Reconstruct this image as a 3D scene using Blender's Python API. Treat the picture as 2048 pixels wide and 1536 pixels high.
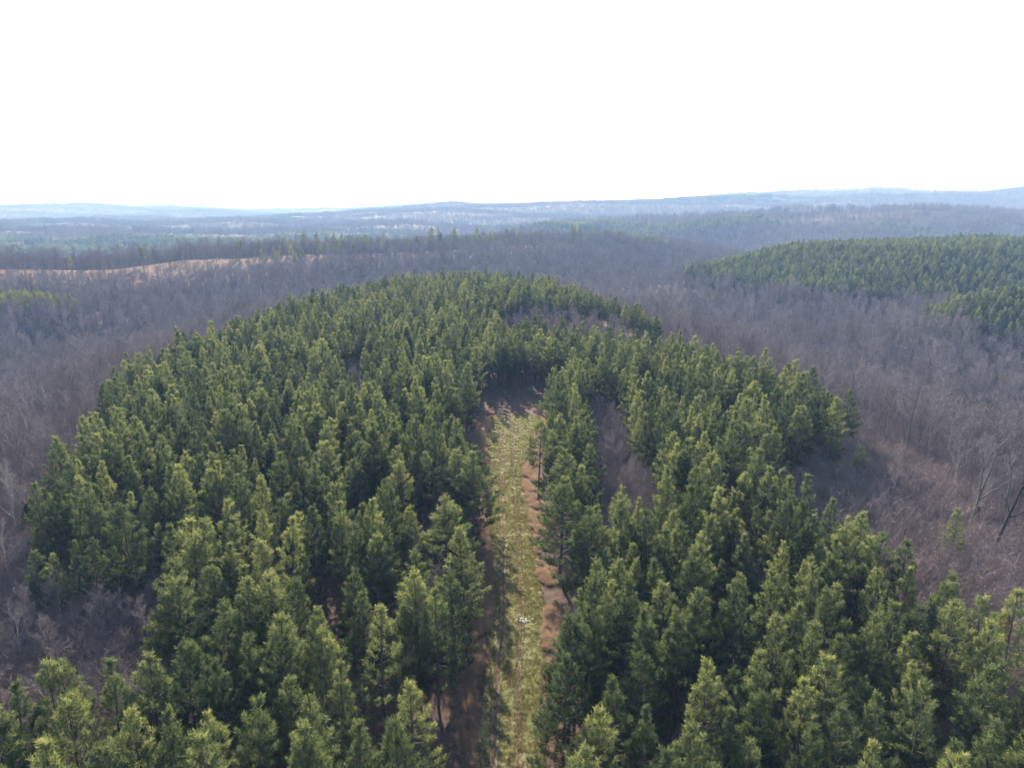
import bpy, math, random
import numpy as np

# ------------------------------------------------------------------ camera, sky, sun, exposure
for o in list(bpy.data.objects):
    bpy.data.objects.remove(o)
scene = bpy.context.scene
COL = scene.collection
CAM_Z = 45.0
PITCH = math.radians(14.5)
cam_data = bpy.data.cameras.new("camera")
cam_data.sensor_width = 36.0
cam_data.lens = 36.0 * 1421.6 / 2048.0
cam_data.clip_start = 1.0
cam_data.clip_end = 80000.0
cam = bpy.data.objects.new("camera", cam_data)
cam.location = (0.0, 0.0, CAM_Z)
cam.rotation_euler = (math.pi / 2 - PITCH, 0.0, 0.0)
COL.objects.link(cam)
scene.camera = cam

SUN_EL = math.radians(25.0)
SUN_AZ = math.radians(-10.0)          # measured from +Y towards +X: a little left of straight ahead
world = bpy.data.worlds.new("World")
scene.world = world
world.use_nodes = True
wn = world.node_tree
wn.nodes.clear()
sky = wn.nodes.new("ShaderNodeTexSky")
sky.sky_type = 'NISHITA'
sky.sun_disc = False
sky.sun_elevation = SUN_EL
sky.sun_rotation = SUN_AZ
sky.altitude = 200.0
sky.air_density = 1.0
sky.dust_density = 1.6
bg = wn.nodes.new("ShaderNodeBackground")
bg.inputs["Strength"].default_value = 0.10
wo = wn.nodes.new("ShaderNodeOutputWorld")
wn.links.new(sky.outputs[0], bg.inputs[0])
wn.links.new(bg.outputs[0], wo.inputs[0])

sun_data = bpy.data.lights.new("sun", 'SUN')
sun_data.energy = 5.0
sun_data.angle = math.radians(0.53)
sun_data.color = (1.0, 0.93, 0.82)
sun = bpy.data.objects.new("sun", sun_data)
# the lamp's -Z axis points from the sun to the scene
sun.rotation_euler = (math.pi / 2 - SUN_EL, 0.0, math.pi - SUN_AZ)
sun.location = (-200, 800, 500)
COL.objects.link(sun)

vs = scene.view_settings
vs.view_transform = 'Standard'
vs.look = 'None'
vs.exposure = 1.62
vs.gamma = 1.0
vs.use_curve_mapping = False
cy = scene.cycles
cy.max_bounces = 4
cy.diffuse_bounces = 2
cy.glossy_bounces = 1
cy.transmission_bounces = 3
cy.transparent_max_bounces = 4
cy.volume_bounces = 0
cy.use_adaptive_sampling = False
cy.use_denoising = True
cy.denoiser = 'OPENIMAGEDENOISE'
cy.denoising_input_passes = 'RGB_ALBEDO_NORMAL'
cy.denoising_prefilter = 'ACCURATE'
cy.sample_clamp_indirect = 4.0

R = np.random.RandomState(11)

# ------------------------------------------------------------------ terrain height
_lat = np.random.RandomState(5).rand(256, 256)


def vnoise(x, y):
    xi = np.floor(x).astype(int)
    yi = np.floor(y).astype(int)
    fx = x - xi
    fy = y - yi
    fx = fx * fx * (3 - 2 * fx)
    fy = fy * fy * (3 - 2 * fy)
    a = _lat[xi & 255, yi & 255]
    b = _lat[(xi + 1) & 255, yi & 255]
    c = _lat[xi & 255, (yi + 1) & 255]
    d = _lat[(xi + 1) & 255, (yi + 1) & 255]
    return (a * (1 - fx) + b * fx) * (1 - fy) + (c * (1 - fx) + d * fx) * fy - 0.5


def fbm(x, y, n=4):
    s = np.zeros_like(x, dtype=float)
    a = 1.0
    for i in range(n):
        s += a * vnoise(x * (2 ** i) + 17.3 * i, y * (2 ** i) + 9.1 * i)
        a *= 0.5
    return s


def sstep(a, b, x):
    t = np.clip((x - a) / (b - a), 0, 1)
    return t * t * (3 - 2 * t)


# outline of the pine plantation on the ridge (metres, camera above the origin)
STAND = np.array([(-52, 20), (-50, 56), (-50, 66), (-55, 72), (-60, 82), (-66, 94), (-70, 108), (-78, 130), (-87, 155), (-86, 192),
                  (-79, 255), (-64, 322), (-36, 360), (-6, 357), (17, 326), (35, 268), (47, 206), (41, 204), (31, 250), (18, 262), (0, 254), (-8, 232), (-6, 214),
                  (17, 194), (36, 183), (50, 166), (60, 143), (62, 124), (50, 112), (38, 96), (37, 84), (38.5, 72), (40.5, 64), (42, 56), (52, 20)], float)
# smoother outline of the ridge itself, used for the ground
RIDGE = np.array([(-80, -300), (-72, 20), (-64, 90), (-84, 150), (-84, 200), (-72, 270), (-50, 325), (-20, 345), (10, 320), (34, 260),
                  (44, 200), (58, 150), (58, 110), (50, 70), (70, 20), (80, -300)], float)
STAND_R = np.array([(128, 560), (168, 468), (190, 420), (225, 392), (262, 380), (420, 400), (700, 520), (760, 700), (420, 760), (250, 690), (170, 620)], float)
STAND_R2 = np.array([(190, 322), (194, 300), (222, 268), (258, 248), (420, 300), (440, 384), (290, 366), (206, 352)], float)
STAND_L = np.array([(-420, 380), (-262, 352), (-226, 362), (-232, 386), (-300, 410), (-450, 420)], float)
CUT_LINE = np.array([(-800, 500), (-600, 500), (-353, 495), (-274, 492), (-242, 545), (-197, 600), (-101, 650), (19, 745), (105, 830), (200, 900)], float)


def poly_sd(x, y, P):
    """signed distance to a polygon, negative inside"""
    x = np.asarray(x, float)
    y = np.asarray(y, float)
    d2 = np.full(x.shape, 1e18)
    ins = np.zeros(x.shape, bool)
    n = len(P)
    for i in range(n):
        ax, ay = P[i]
        bx, by = P[(i + 1) % n]
        ex, ey = bx - ax, by - ay
        t = np.clip(((x - ax) * ex + (y - ay) * ey) / (ex * ex + ey * ey), 0, 1)
        d2 = np.minimum(d2, (x - ax - t * ex) ** 2 + (y - ay - t * ey) ** 2)
        c = ((ay > y) != (by > y))
        with np.errstate(divide='ignore', invalid='ignore'):
            xx = (bx - ax) * (y - ay) / ((by - ay) if by != ay else 1e-9) + ax
        ins ^= c & (x < xx)
    d = np.sqrt(d2)
    return np.where(ins, -d, d)


def line_d(x, y, P):
    d2 = np.full(np.shape(x), 1e18)
    for i in range(len(P) - 1):
        ax, ay = P[i]
        ex, ey = P[i + 1] - P[i]
        t = np.clip(((x - ax) * ex + (y - ay) * ey) / (ex * ex + ey * ey), 0, 1)
        d2 = np.minimum(d2, (x - ax - t * ex) ** 2 + (y - ay - t * ey) ** 2)
    return np.sqrt(d2)


def height(x, y):
    x = np.asarray(x, float)
    y = np.asarray(y, float)
    r = np.hypot(x, y)
    floor = -26.0
    dm = poly_sd(x, y, RIDGE)
    main = 26.0 * (1 - sstep(-8, 95, dm)) ** 1.0
    cut = 25.0 * np.exp(-(line_d(x, y, CUT_LINE) / 85.0) ** 2)
    hill = 27.0 * (1 - sstep(-110, 60, poly_sd(x, y, STAND_R)))
    hill2 = 27.0 * (1 - sstep(-60, 45, poly_sd(x, y, STAND_R2)))
    hill3 = 17.0 * (1 - sstep(-40, 60, poly_sd(x, y, STAND_L)))
    near = (main ** 4 + cut ** 4 + hill ** 4 + hill2 ** 4 + hill3 ** 4) ** 0.25
    roll = fbm(x / 60.0 + 3.1, y / 60.0 + 7.7, 3) * 4.0 * sstep(0, 60, dm)
    far_w = sstep(750, 1300, r)
    ang = np.arctan2(x, np.maximum(y, 1.0))
    far = fbm(x / 900.0 + 40.2, y / 480.0 + 11.9, 4) * (78 + 20 * sstep(1500, 5000, r)) - 4.0
    far += 82.0 * sstep(1300, 4200, r) * sstep(-0.10, 0.55, ang)
    far -= 40.0 * sstep(2500, 7000, r) * sstep(0.30, -0.25, ang)
    far *= 1 - 0.6 * sstep(9000, 20000, r)
    return floor + near * (1 - far_w) + roll * (1 - far_w) + far_w * (far * 1.0 + 6.0)


def height1(x, y):
    return float(height(np.array([x]), np.array([y]))[0])

# ------------------------------------------------------------------ materials
def new_mat(name):
    m = bpy.data.materials.new(name)
    m.use_nodes = True
    m.node_tree.nodes.clear()
    return m, m.node_tree.nodes, m.node_tree.links


def ramp(nodes, stops):
    r = nodes.new("ShaderNodeValToRGB")
    el = r.color_ramp.elements
    while len(el) < len(stops):
        el.new(0.5)
    for e, (p, c) in zip(el, stops):
        e.position = p
        e.color = (*c, 1)
    return r


def leaf_mat(name, stops, trans=0.4, rough=0.45, spec=0.35, tint=(1.25, 1.15, 0.55), bump=0.0):
    """foliage: colour by tree (Object Info random) and by tuft (attribute tone), half of the light let through"""
    m, n, l = new_mat(name)
    oi = n.new("ShaderNodeObjectInfo")
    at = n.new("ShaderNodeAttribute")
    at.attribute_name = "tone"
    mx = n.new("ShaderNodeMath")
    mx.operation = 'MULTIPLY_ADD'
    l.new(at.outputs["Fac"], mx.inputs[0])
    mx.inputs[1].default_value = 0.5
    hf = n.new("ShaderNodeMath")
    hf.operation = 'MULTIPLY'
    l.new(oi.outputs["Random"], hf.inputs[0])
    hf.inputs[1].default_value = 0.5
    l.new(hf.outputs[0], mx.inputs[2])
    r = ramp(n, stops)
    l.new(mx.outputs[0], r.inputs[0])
    p = n.new("ShaderNodeBsdfPrincipled")
    l.new(r.outputs[0], p.inputs["Base Color"])
    p.inputs["Roughness"].default_value = rough
    p.inputs["Specular IOR Level"].default_value = spec
    t = n.new("ShaderNodeBsdfTranslucent")
    tm = n.new("ShaderNodeMix")
    tm.data_type = 'RGBA'
    tm.blend_type = 'MULTIPLY'
    tm.inputs[0].default_value = 1.0
    l.new(r.outputs[0], tm.inputs[6])
    tm.inputs[7].default_value = (*tint, 1)
    l.new(tm.outputs[2], t.inputs["Color"])
    ms = n.new("ShaderNodeMixShader")
    ms.inputs[0].default_value = trans
    l.new(p.outputs[0], ms.inputs[1])
    l.new(t.outputs[0], ms.inputs[2])
    out = n.new("ShaderNodeOutputMaterial")
    l.new(ms.outputs[0], out.inputs[0])
    return m


def bark_mat(name, c0, c1, scale=6.0, rough=0.85, spec=0.2, by_tree=0.0):
    m, n, l = new_mat(name)
    tc = n.new("ShaderNodeTexCoord")
    nz = n.new("ShaderNodeTexNoise")
    nz.inputs["Scale"].default_value = scale
    nz.inputs["Detail"].default_value = 4
    l.new(tc.outputs["Object"], nz.inputs["Vector"])
    oi = n.new("ShaderNodeObjectInfo")
    ad = n.new("ShaderNodeMath")
    ad.operation = 'MULTIPLY_ADD'
    l.new(oi.outputs["Random"], ad.inputs[0])
    ad.inputs[1].default_value = by_tree
    l.new(nz.outputs["Fac"], ad.inputs[2])
    r = ramp(n, [(0.3, c0), (0.7 + 0.5 * by_tree, c1)])
    l.new(ad.outputs[0], r.inputs[0])
    p = n.new("ShaderNodeBsdfPrincipled")
    l.new(r.outputs[0], p.inputs["Base Color"])
    p.inputs["Roughness"].default_value = rough
    p.inputs["Specular IOR Level"].default_value = spec
    out = n.new("ShaderNodeOutputMaterial")
    l.new(p.outputs[0], out.inputs[0])
    return m


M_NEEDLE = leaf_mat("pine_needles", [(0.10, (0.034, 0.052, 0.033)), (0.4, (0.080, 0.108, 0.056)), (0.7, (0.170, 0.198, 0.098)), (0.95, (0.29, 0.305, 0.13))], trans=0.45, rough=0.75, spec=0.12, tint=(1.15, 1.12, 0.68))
M_NEEDLE_YOUNG = leaf_mat("young_pine_needles", [(0.1, (0.075, 0.095, 0.035)), (0.5, (0.16, 0.18, 0.06)), (0.9, (0.27, 0.26, 0.085))], trans=0.5, rough=0.75, spec=0.12, tint=(1.15, 1.12, 0.68))
M_CEDAR = leaf_mat("cedar_leaves", [(0.0, (0.020, 0.035, 0.014)), (1.0, (0.045, 0.062, 0.022))], trans=0.25)
M_BEECH = leaf_mat("dry_beech_leaves", [(0.0, (0.17, 0.085, 0.045)), (1.0, (0.30, 0.17, 0.09))], trans=0.45, tint=(1.2, 1.0, 0.8))
M_GRASS = leaf_mat("track_grass", [(0.05, (0.075, 0.085, 0.030)), (0.4, (0.135, 0.135, 0.050)), (0.7, (0.21, 0.185, 0.09)), (1.0, (0.30, 0.235, 0.14))], trans=0.4, tint=(1.15, 1.05, 0.6))
M_STRAW = leaf_mat("dry_broomsedge", [(0.0, (0.28, 0.205, 0.15)), (0.6, (0.40, 0.305, 0.23)), (1.0, (0.52, 0.42, 0.33))], trans=0.35, tint=(1.1, 1.0, 0.85))
M_BARK_PINE = bark_mat("pine_bark", (0.055, 0.040, 0.032), (0.15, 0.11, 0.085), 5.0)
M_BARK = bark_mat("hardwood_bark", (0.075, 0.063, 0.057), (0.20, 0.17, 0.155), 3.0, by_tree=0.25)
M_TWIG = bark_mat("hardwood_twigs", (0.13, 0.108, 0.105), (0.335, 0.283, 0.272), 0.5, rough=0.9, spec=0.05, by_tree=0.5)
M_BARK_PALE = bark_mat("weathered_pale_bark", (0.085, 0.078, 0.074), (0.20, 0.185, 0.175), 1.5)
M_BARK_SILVER = bark_mat("silver_bark", (0.24, 0.22, 0.21), (0.46, 0.43, 0.41), 2.0)
M_BARK_DARK = bark_mat("dark_bark", (0.03, 0.026, 0.024), (0.07, 0.06, 0.055), 2.0)


# ------------------------------------------------------------------ mesh helpers
class Geo:
    """collects vertices and faces as arrays"""
    def __init__(self):
        self.v, self.f3, self.f4, self.t3, self.t4, self.n = [], [], [], [], [], 0

    def tri(self, a, b, c, tone):
        k = len(a)
        self.v.append(np.stack([a, b, c], 1).reshape(-1, 3))
        self.f3.append(np.arange(self.n, self.n + 3 * k).reshape(-1, 3))
        self.t3.append(np.broadcast_to(tone, (k,)))
        self.n += 3 * k

    def quad(self, a, b, c, d, tone):
        k = len(a)
        self.v.append(np.stack([a, b, c, d], 1).reshape(-1, 3))
        self.f4.append(np.arange(self.n, self.n + 4 * k).reshape(-1, 4))
        self.t4.append(np.broadcast_to(tone, (k,)))
        self.n += 4 * k

    def tube(self, pts, rad, sides=5, tone=0.5):
        pts = np.asarray(pts, float)
        m = len(pts)
        d = np.gradient(pts, axis=0)
        d /= np.linalg.norm(d, axis=1)[:, None] + 1e-9
        ref = np.where(np.abs(d[:, 2:3]) > 0.9, np.array([[1.0, 0, 0]]), np.array([[0, 0, 1.0]]))
        u = np.cross(d, ref)
        u /= np.linalg.norm(u, axis=1)[:, None] + 1e-9
        for i in range(1, m):                       # keep the frame from twisting
            w = u[i - 1] - d[i] * np.dot(u[i - 1], d[i])
            u[i] = w / (np.linalg.norm(w) + 1e-9)
        w = np.cross(d, u)
        an = np.arange(sides) * 2 * np.pi / sides
        ring = pts[:, None, :] + np.asarray(rad)[:, None, None] * (np.cos(an)[None, :, None] * u[:, None, :] + np.sin(an)[None, :, None] * w[:, None, :])
        self.v.append(ring.reshape(-1, 3))
        i = np.arange(m - 1)[:, None] * sides
        j = np.arange(sides)[None, :]
        jn = (j + 1) % sides
        f = np.stack([i + j, i + jn, i + sides + jn, i + sides + j], -1).reshape(-1, 4) + self.n
        self.f4.append(f)
        self.t4.append(np.full(len(f), tone))
        self.n += m * sides

    def arrays(self):
        v = np.concatenate(self.v) if self.v else np.zeros((0, 3))
        f3 = np.concatenate(self.f3) if self.f3 else np.zeros((0, 3), int)
        f4 = np.concatenate(self.f4) if self.f4 else np.zeros((0, 4), int)
        t3 = np.concatenate(self.t3) if self.t3 else np.zeros(0)
        t4 = np.concatenate(self.t4) if self.t4 else np.zeros(0)
        return v, f3, f4, np.concatenate([t3, t4])


def mesh_from(name, geos, mats, smooth=False):
    """one mesh out of one or more Geo, each with its own material"""
    V, loops, starts, totals, mi, tones = [], [], [], [], [], []
    nv = nl = 0
    for k, g in enumerate(geos):
        v, f3, f4, t = g.arrays()
        V.append(v)
        loops += [(f3 + nv).ravel(), (f4 + nv).ravel()]
        totals += [np.full(len(f3), 3), np.full(len(f4), 4)]
        mi.append(np.full(len(f3) + len(f4), k))
        tones.append(t)
        nv += len(v)
    V = np.concatenate(V)
    L = np.concatenate(loops).astype(np.int32)
    T = np.concatenate(totals).astype(np.int32)
    S = np.concatenate([[0], np.cumsum(T)[:-1]]).astype(np.int32)
    me = bpy.data.meshes.new(name)
    me.vertices.add(len(V))
    me.vertices.foreach_set("co", V.astype(np.float32).ravel())
    me.loops.add(len(L))
    me.loops.foreach_set("vertex_index", L)
    me.polygons.add(len(T))
    me.polygons.foreach_set("loop_start", S)
    me.polygons.foreach_set("loop_total", T)
    me.polygons.foreach_set("material_index", np.concatenate(mi).astype(np.int32))
    a = me.attributes.new("tone", 'FLOAT', 'FACE')
    a.data.foreach_set("value", np.concatenate(tones).astype(np.float32))
    if smooth:
        me.polygons.foreach_set("use_smooth", np.ones(len(T), bool))
    for m in mats:
        me.materials.append(m)
    me.update(calc_edges=True)
    return me


def unit(v):
    return v / (np.linalg.norm(v, axis=-1, keepdims=True) + 1e-9)


def blades(g, rs, base, axis, length, width, spread, tone, n):
    """n thin needle blades round each base point, along a shoot"""
    k = len(base)
    b = np.repeat(base, n, 0)
    ax = np.repeat(axis, n, 0)
    d = unit(ax * (1 - spread) + unit(rs.normal(size=(k * n, 3))) * spread)
    ln = np.repeat(length, n) * rs.uniform(0.7, 1.25, k * n)
    b = b + ax * (rs.uniform(-0.9, 0.5, k * n) * np.repeat(length, n))[:, None]
    s = unit(np.cross(d, rs.normal(size=(k * n, 3))))
    w = (width * rs.uniform(0.7, 1.3, k * n))[:, None]
    tip = b + d * ln[:, None]
    mid = b + d * (ln * 0.45)[:, None]
    t = np.clip(np.repeat(tone, n) + rs.normal(0, 0.10, k * n), 0, 1)
    g.quad(b, mid + s * w, tip, mid - s * w, t)


def make_pine(seed, H=12.0, cb=0.28, Rm=2.3, nb=20, width=0.020, blade_len=0.32, dens=1.0, lean=0.0, gap=0.10, dead=5):
    """bark Geo (trunk and branches) and needle Geo of one pine"""
    rs = np.random.RandomState(seed)
    bark, need = Geo(), Geo()
    zs = np.linspace(-0.4, H - 0.15, 9)
    wob = np.cumsum(rs.normal(0, 0.05, (9, 2)), 0)
    tx = wob[:, 0] + lean * (zs / H) ** 2
    ty = wob[:, 1]
    rad = 0.016 + 0.135 * (H / 12) * (1 - np.clip(zs / H, 0, 1)) ** 0.85
    bark.tube(np.stack([tx, ty, zs], 1), rad, 6)

    def axis_at(z):
        return np.array([np.interp(z, zs, tx), np.interp(z, zs, ty), z])
    for q in range(dead):                           # dead limbs under the crown
        z0 = H * rs.uniform(0.12, cb + 0.05)
        az = rs.uniform(0, 6.28)
        ln = rs.uniform(0.5, 1.5)
        p0 = axis_at(z0)
        bark.tube(p0 + np.array([[0, 0, 0], [math.cos(az) * ln * .5, math.sin(az) * ln * .5, .02], [math.cos(az) * ln, math.sin(az) * ln, rs.uniform(-.15, .3)]]), np.array([.025, .016, .006]), 3)
    B, A, L, T = [], [], [], []
    z = cb * H
    lop = rs.uniform(0, 6.28)
    lopk = rs.rand()
    while z < H - 0.25:
        t = (z - cb * H) / (H * (1 - cb))
        prof = (1 - t) ** (0.88 + 0.30 * lopk) * (0.66 + 0.34 * min(1.0, t / 0.18)) * 1.22
        nbr = rs.randint(4, 7) if t < 0.85 else 4
        a0 = rs.uniform(0, 6.28)
        for k in range(nbr):
            if rs.rand() < gap:
                continue
            az = a0 + k * 6.283 / nbr + rs.normal(0, 0.25)
            ln = Rm * prof * rs.uniform(0.68, 1.22) * (1 + 0.16 * math.cos(az - lop)) + 0.16
            el = math.radians(2 + 50 * t ** 1.3 + rs.normal(0, 7))
            p0 = axis_at(z + rs.uniform(-0.12, 0.12))
            h = np.array([math.cos(az), math.sin(az), 0.0])
            s = np.linspace(0, 1, 4)
            rise = math.tan(el) * s * ln + 0.30 * ln * s ** 2.2 - 0.06 * ln * s
            pts = p0 + h[None] * (s * ln * math.cos(el))[:, None] + np.array([0, 0, 1.0])[None] * rise[:, None]
            bark.tube(pts, np.array([1, .75, .5, .2]) * (0.012 + 0.013 * ln), 3)
            # shoots: the branch tip and side shoots along the outer part
            nside = max(2, int(round(ln * 6.6 * dens)))
            ss = np.concatenate([[1.0], rs.uniform(0.38, 1.0, nside)])
            px = np.stack([np.interp(ss, s, pts[:, i]) for i in range(3)], 1)
            side = np.cross(h, [0, 0, 1.0])
            sg = rs.choice([-1, 1], len(ss))
            off = rs.uniform(0.12, 0.55, len(ss)) * (1.25 - ss) * min(1.0, ln) * 1.5
            off[0] = 0
            up = rs.uniform(0.0, 0.22, len(ss))
            q = px + side[None] * (sg * off)[:, None] + np.array([0, 0, 1.0]) * up[:, None] + h[None] * (off * 0.5)[:, None]
            ax = unit(h[None] * 0.55 + side[None] * (sg * 0.35 * (off > 0))[:, None] + np.array([0, 0, 1.0]) * rs.uniform(0.9, 2.1, len(ss))[:, None])
            B.append(q)
            A.append(ax)
            L.append(blade_len * rs.uniform(0.8, 1.15, len(ss)))
            T.append(np.clip(0.10 + 0.80 * ss ** 2.5 * (0.45 + 0.55 * t) + rs.normal(0, 0.14, len(ss)), 0, 1))  # sunlit outer tips and shaded crown interior painted into needle tone, plus random spread
        z += rs.uniform(0.46, 0.80) * (1.0 if dens >= 1 else 1.25)
    top = axis_at(H - 0.2)
    B.append(np.array([top + [0, 0, d] for d in (-0.45, -0.25, -0.05, 0.1)]))
    A.append(unit(np.array([[0.05, 0, 1.0]] * 4)))
    L.append(np.full(4, blade_len))
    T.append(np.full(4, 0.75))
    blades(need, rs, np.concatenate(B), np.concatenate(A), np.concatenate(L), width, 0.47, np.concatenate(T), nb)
    return bark, need


def make_bare(seed, H=15.0, spread=0.42, nl=11, nbr=7, ntw=10, tw_w=0.017, tw_l=1.0, clear=0.28, trunk_r=0.16, upright=0.5, lod=0):
    """bark Geo (trunk and limbs) and twig Geo of one leafless tree"""
    rs = np.random.RandomState(seed)
    bark, twig = Geo(), Geo()
    zs = np.linspace(-0.5, H * 0.86, 8)
    wob = np.cumsum(rs.normal(0, 0.14, (8, 2)), 0) * H / 15
    trunk = np.stack([wob[:, 0], wob[:, 1], zs], 1)
    rad = 0.02 + trunk_r * (1 - np.clip(zs / (H * 0.9), 0, 1)) ** 0.9
    bark.tube(trunk, rad, 6 if lod == 0 else 4)
    TB, TD, TL = [], [], []
    for i in range(nl):
        t = clear + (0.98 - clear) * (i + rs.uniform(0, 0.9)) / nl
        z0 = t * H * 0.86
        p0 = np.array([np.interp(z0, zs, trunk[:, k]) for k in range(3)])
        az = i * 2.4 + rs.normal(0, 0.5)
        el = math.radians(28 + 34 * upright + 22 * t + rs.normal(0, 9))
        ln = H * spread * (1.0 - 0.62 * t) * rs.uniform(0.75, 1.2)
        h = np.array([math.cos(az), math.sin(az), 0.0])
        s = np.linspace(0, 1, 5)
        bend = np.cumsum(rs.normal(0, 0.045, (5, 3)), 0) * ln
        bend[0] = 0
        pts = p0 + (h[None] * (s * math.cos(el))[:, None] + np.array([0, 0, 1.0])[None] * (s * math.sin(el) + 0.14 * s ** 2)[:, None]) * ln + bend
        bark.tube(pts, (0.015 + 0.30 * trunk_r * (1 - t * 0.5) * (1 - s) ** 0.9), 4 if lod == 0 else 3)
        for j in range(nbr):
            u = 0.22 + 0.78 * (j + rs.uniform(0, 0.9)) / nbr
            b0 = np.array([np.interp(u, s, pts[:, k]) for k in range(3)])
            d = unit(unit(pts[min(4, int(u * 4) + 1)] - pts[int(min(u, 0.99) * 4)]) * 0.75 + rs.normal(0, 0.55, 3) + [0, 0, 0.35])
            bl = ln * (0.28 + 0.22 * (1 - u)) * rs.uniform(0.7, 1.3)
            q = np.array([b0, b0 + d * bl * 0.5 + rs.normal(0, 0.05, 3) * bl, b0 + unit(d + [0, 0, 0.25]) * bl])
            if lod == 0:
                bark.tube(q, np.array([0.026, 0.018, 0.009]) * (H / 15), 3)
            else:
                sd = unit(np.cross(d, rs.normal(size=3)))[None] * 0.03
                twig.quad(q[:1] - sd, q[:1] + sd, q[2:] + sd * .4, q[2:] - sd * .4, 0.4)
            k = rs.randint(max(2, ntw - 2), ntw + 3)
            uu = rs.uniform(0.1, 1.0, k)
            TB.append(q[0] + (q[2] - q[0]) * uu[:, None])
            TD.append(unit(d[None] * 0.8 + rs.normal(0, 0.55, (k, 3)) + [0, 0, 0.35]))
            TL.append(tw_l * bl * rs.uniform(0.25, 0.6, k) + 0.15)
    TB, TD, TL = np.concatenate(TB), np.concatenate(TD), np.concatenate(TL)

    def strips(b, d, l, w):
        sd = unit(np.cross(d, rs.normal(size=d.shape))) * w
        e = b + d * l[:, None]
        mid = b + d * (l * 0.5)[:, None] + rs.normal(0, 0.06, d.shape) * l[:, None]
        tn = rs.rand(len(b))
        twig.quad(b - sd, b + sd, mid + sd * .75, mid - sd * .75, tn)
        twig.tri(mid - sd * .75, mid + sd * .75, e, tn)
    strips(TB, TD, TL, tw_w)
    if lod < 2:
        m = 3 if lod == 0 else 2
        u = rs.uniform(0.25, 0.95, len(TB) * m)
        b2 = np.repeat(TB, m, 0) + np.repeat(TD, m, 0) * (np.repeat(TL, m) * u)[:, None]
        d2 = unit(np.repeat(TD, m, 0) * 0.7 + rs.normal(0, 0.6, (len(b2), 3)))
        strips(b2, d2, np.repeat(TL, m) * rs.uniform(0.3, 0.7, len(b2)), tw_w * 0.75)
    return bark, twig


# ------------------------------------------------------------------ object helpers
def tag(o, label=None, cat=None, group=None, kind=None):
    if label:
        o["label"] = label
    if cat:
        o["category"] = cat
    if group:
        o["group"] = group
    if kind:
        o["kind"] = kind
    return o


def link(name, data, parent=None):
    o = bpy.data.objects.new(name, data)
    COL.objects.link(o)
    if parent is not None:
        o.parent = parent
    return o


def scatter(name, pts, rot, scl, idx, protos, label, tilt=None, cat=None):
    """ONE object of kind stuff: copies of small meshes set on points by geometry nodes"""
    me = bpy.data.meshes.new(name)
    me.vertices.add(len(pts))
    me.vertices.foreach_set("co", np.asarray(pts, np.float32).ravel())
    e = np.zeros((len(pts), 3), np.float32)
    e[:, 2] = rot
    if tilt is not None:
        e[:, :2] = tilt
    a = me.attributes.new("turn", 'FLOAT_VECTOR', 'POINT')
    a.data.foreach_set("vector", e.ravel())
    s = np.asarray(scl, np.float32)
    if s.ndim == 1:
        s = np.stack([s, s, s], 1)
    a = me.attributes.new("size", 'FLOAT_VECTOR', 'POINT')
    a.data.foreach_set("vector", s.astype(np.float32).ravel())
    a = me.attributes.new("pick", 'INT', 'POINT')
    a.data.foreach_set("value", np.asarray(idx, np.int32))
    o = link(name, me)
    tag(o, label, cat, None, "stuff")
    pc = bpy.data.collections.new(name + "_forms")
    for i, pm in enumerate(protos):
        po = bpy.data.objects.new("%s_form_%02d" % (name, i), pm)
        pc.objects.link(po)
    ng = bpy.data.node_groups.new(name + "_scatter", 'GeometryNodeTree')
    ng.interface.new_socket("Geometry", in_out='INPUT', socket_type='NodeSocketGeometry')
    ng.interface.new_socket("Geometry", in_out='OUTPUT', socket_type='NodeSocketGeometry')
    N, Lk = ng.nodes, ng.links
    gi = N.new("NodeGroupInput")
    go = N.new("NodeGroupOutput")
    iop = N.new("GeometryNodeInstanceOnPoints")
    ci = N.new("GeometryNodeCollectionInfo")
    ci.inputs["Collection"].default_value = pc
    ci.inputs["Separate Children"].default_value = True
    ci.inputs["Reset Children"].default_value = True

    def attr(nm, ty):
        x = N.new("GeometryNodeInputNamedAttribute")
        x.data_type = ty
        x.inputs["Name"].default_value = nm
        return x.outputs["Attribute"]
    er = N.new("FunctionNodeEulerToRotation")
    Lk.new(attr("turn", 'FLOAT_VECTOR'), er.inputs[0])
    Lk.new(gi.outputs[0], iop.inputs["Points"])
    Lk.new(ci.outputs[0], iop.inputs["Instance"])
    iop.inputs["Pick Instance"].default_value = True
    Lk.new(attr("pick", 'INT'), iop.inputs["Instance Index"])
    Lk.new(er.outputs[0], iop.inputs["Rotation"])
    Lk.new(attr("size", 'FLOAT_VECTOR'), iop.inputs["Scale"])
    Lk.new(iop.outputs[0], go.inputs[0])
    md = o.modifiers.new("scatter", 'NODES')
    md.node_group = ng
    return o

# ------------------------------------------------------------------ ground
def frustum(x, y, m=0.84, pad=28.0):
    return np.abs(x) < m * np.maximum(y, 0) + pad


rings = np.concatenate([[0.0], np.arange(10, 500, 3.0), 500 * 1.026 ** np.arange(0, 158)])
rings = rings[rings < 28000]
angs = np.concatenate([np.radians(np.arange(-55, 55, 0.3)), np.radians(np.arange(55, 305, 2.5))])
na, nr = len(angs), len(rings)
gx = rings[:, None] * np.sin(angs)[None]
gy = rings[:, None] * np.cos(angs)[None]
gz = height(gx, gy)
gv = np.stack([gx, gy, gz], -1).reshape(-1, 3)
i = np.arange(nr - 1)[:, None] * na
j = np.arange(na)[None]
jn = (j + 1) % na
gf = np.stack([i + j, i + jn, i + na + jn, i + na + j], -1).reshape(-1, 4)
g = Geo()
g.v.append(gv)
g.f4.append(gf)
g.t4.append(np.zeros(len(gf)))
g.n = len(gv)


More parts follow.
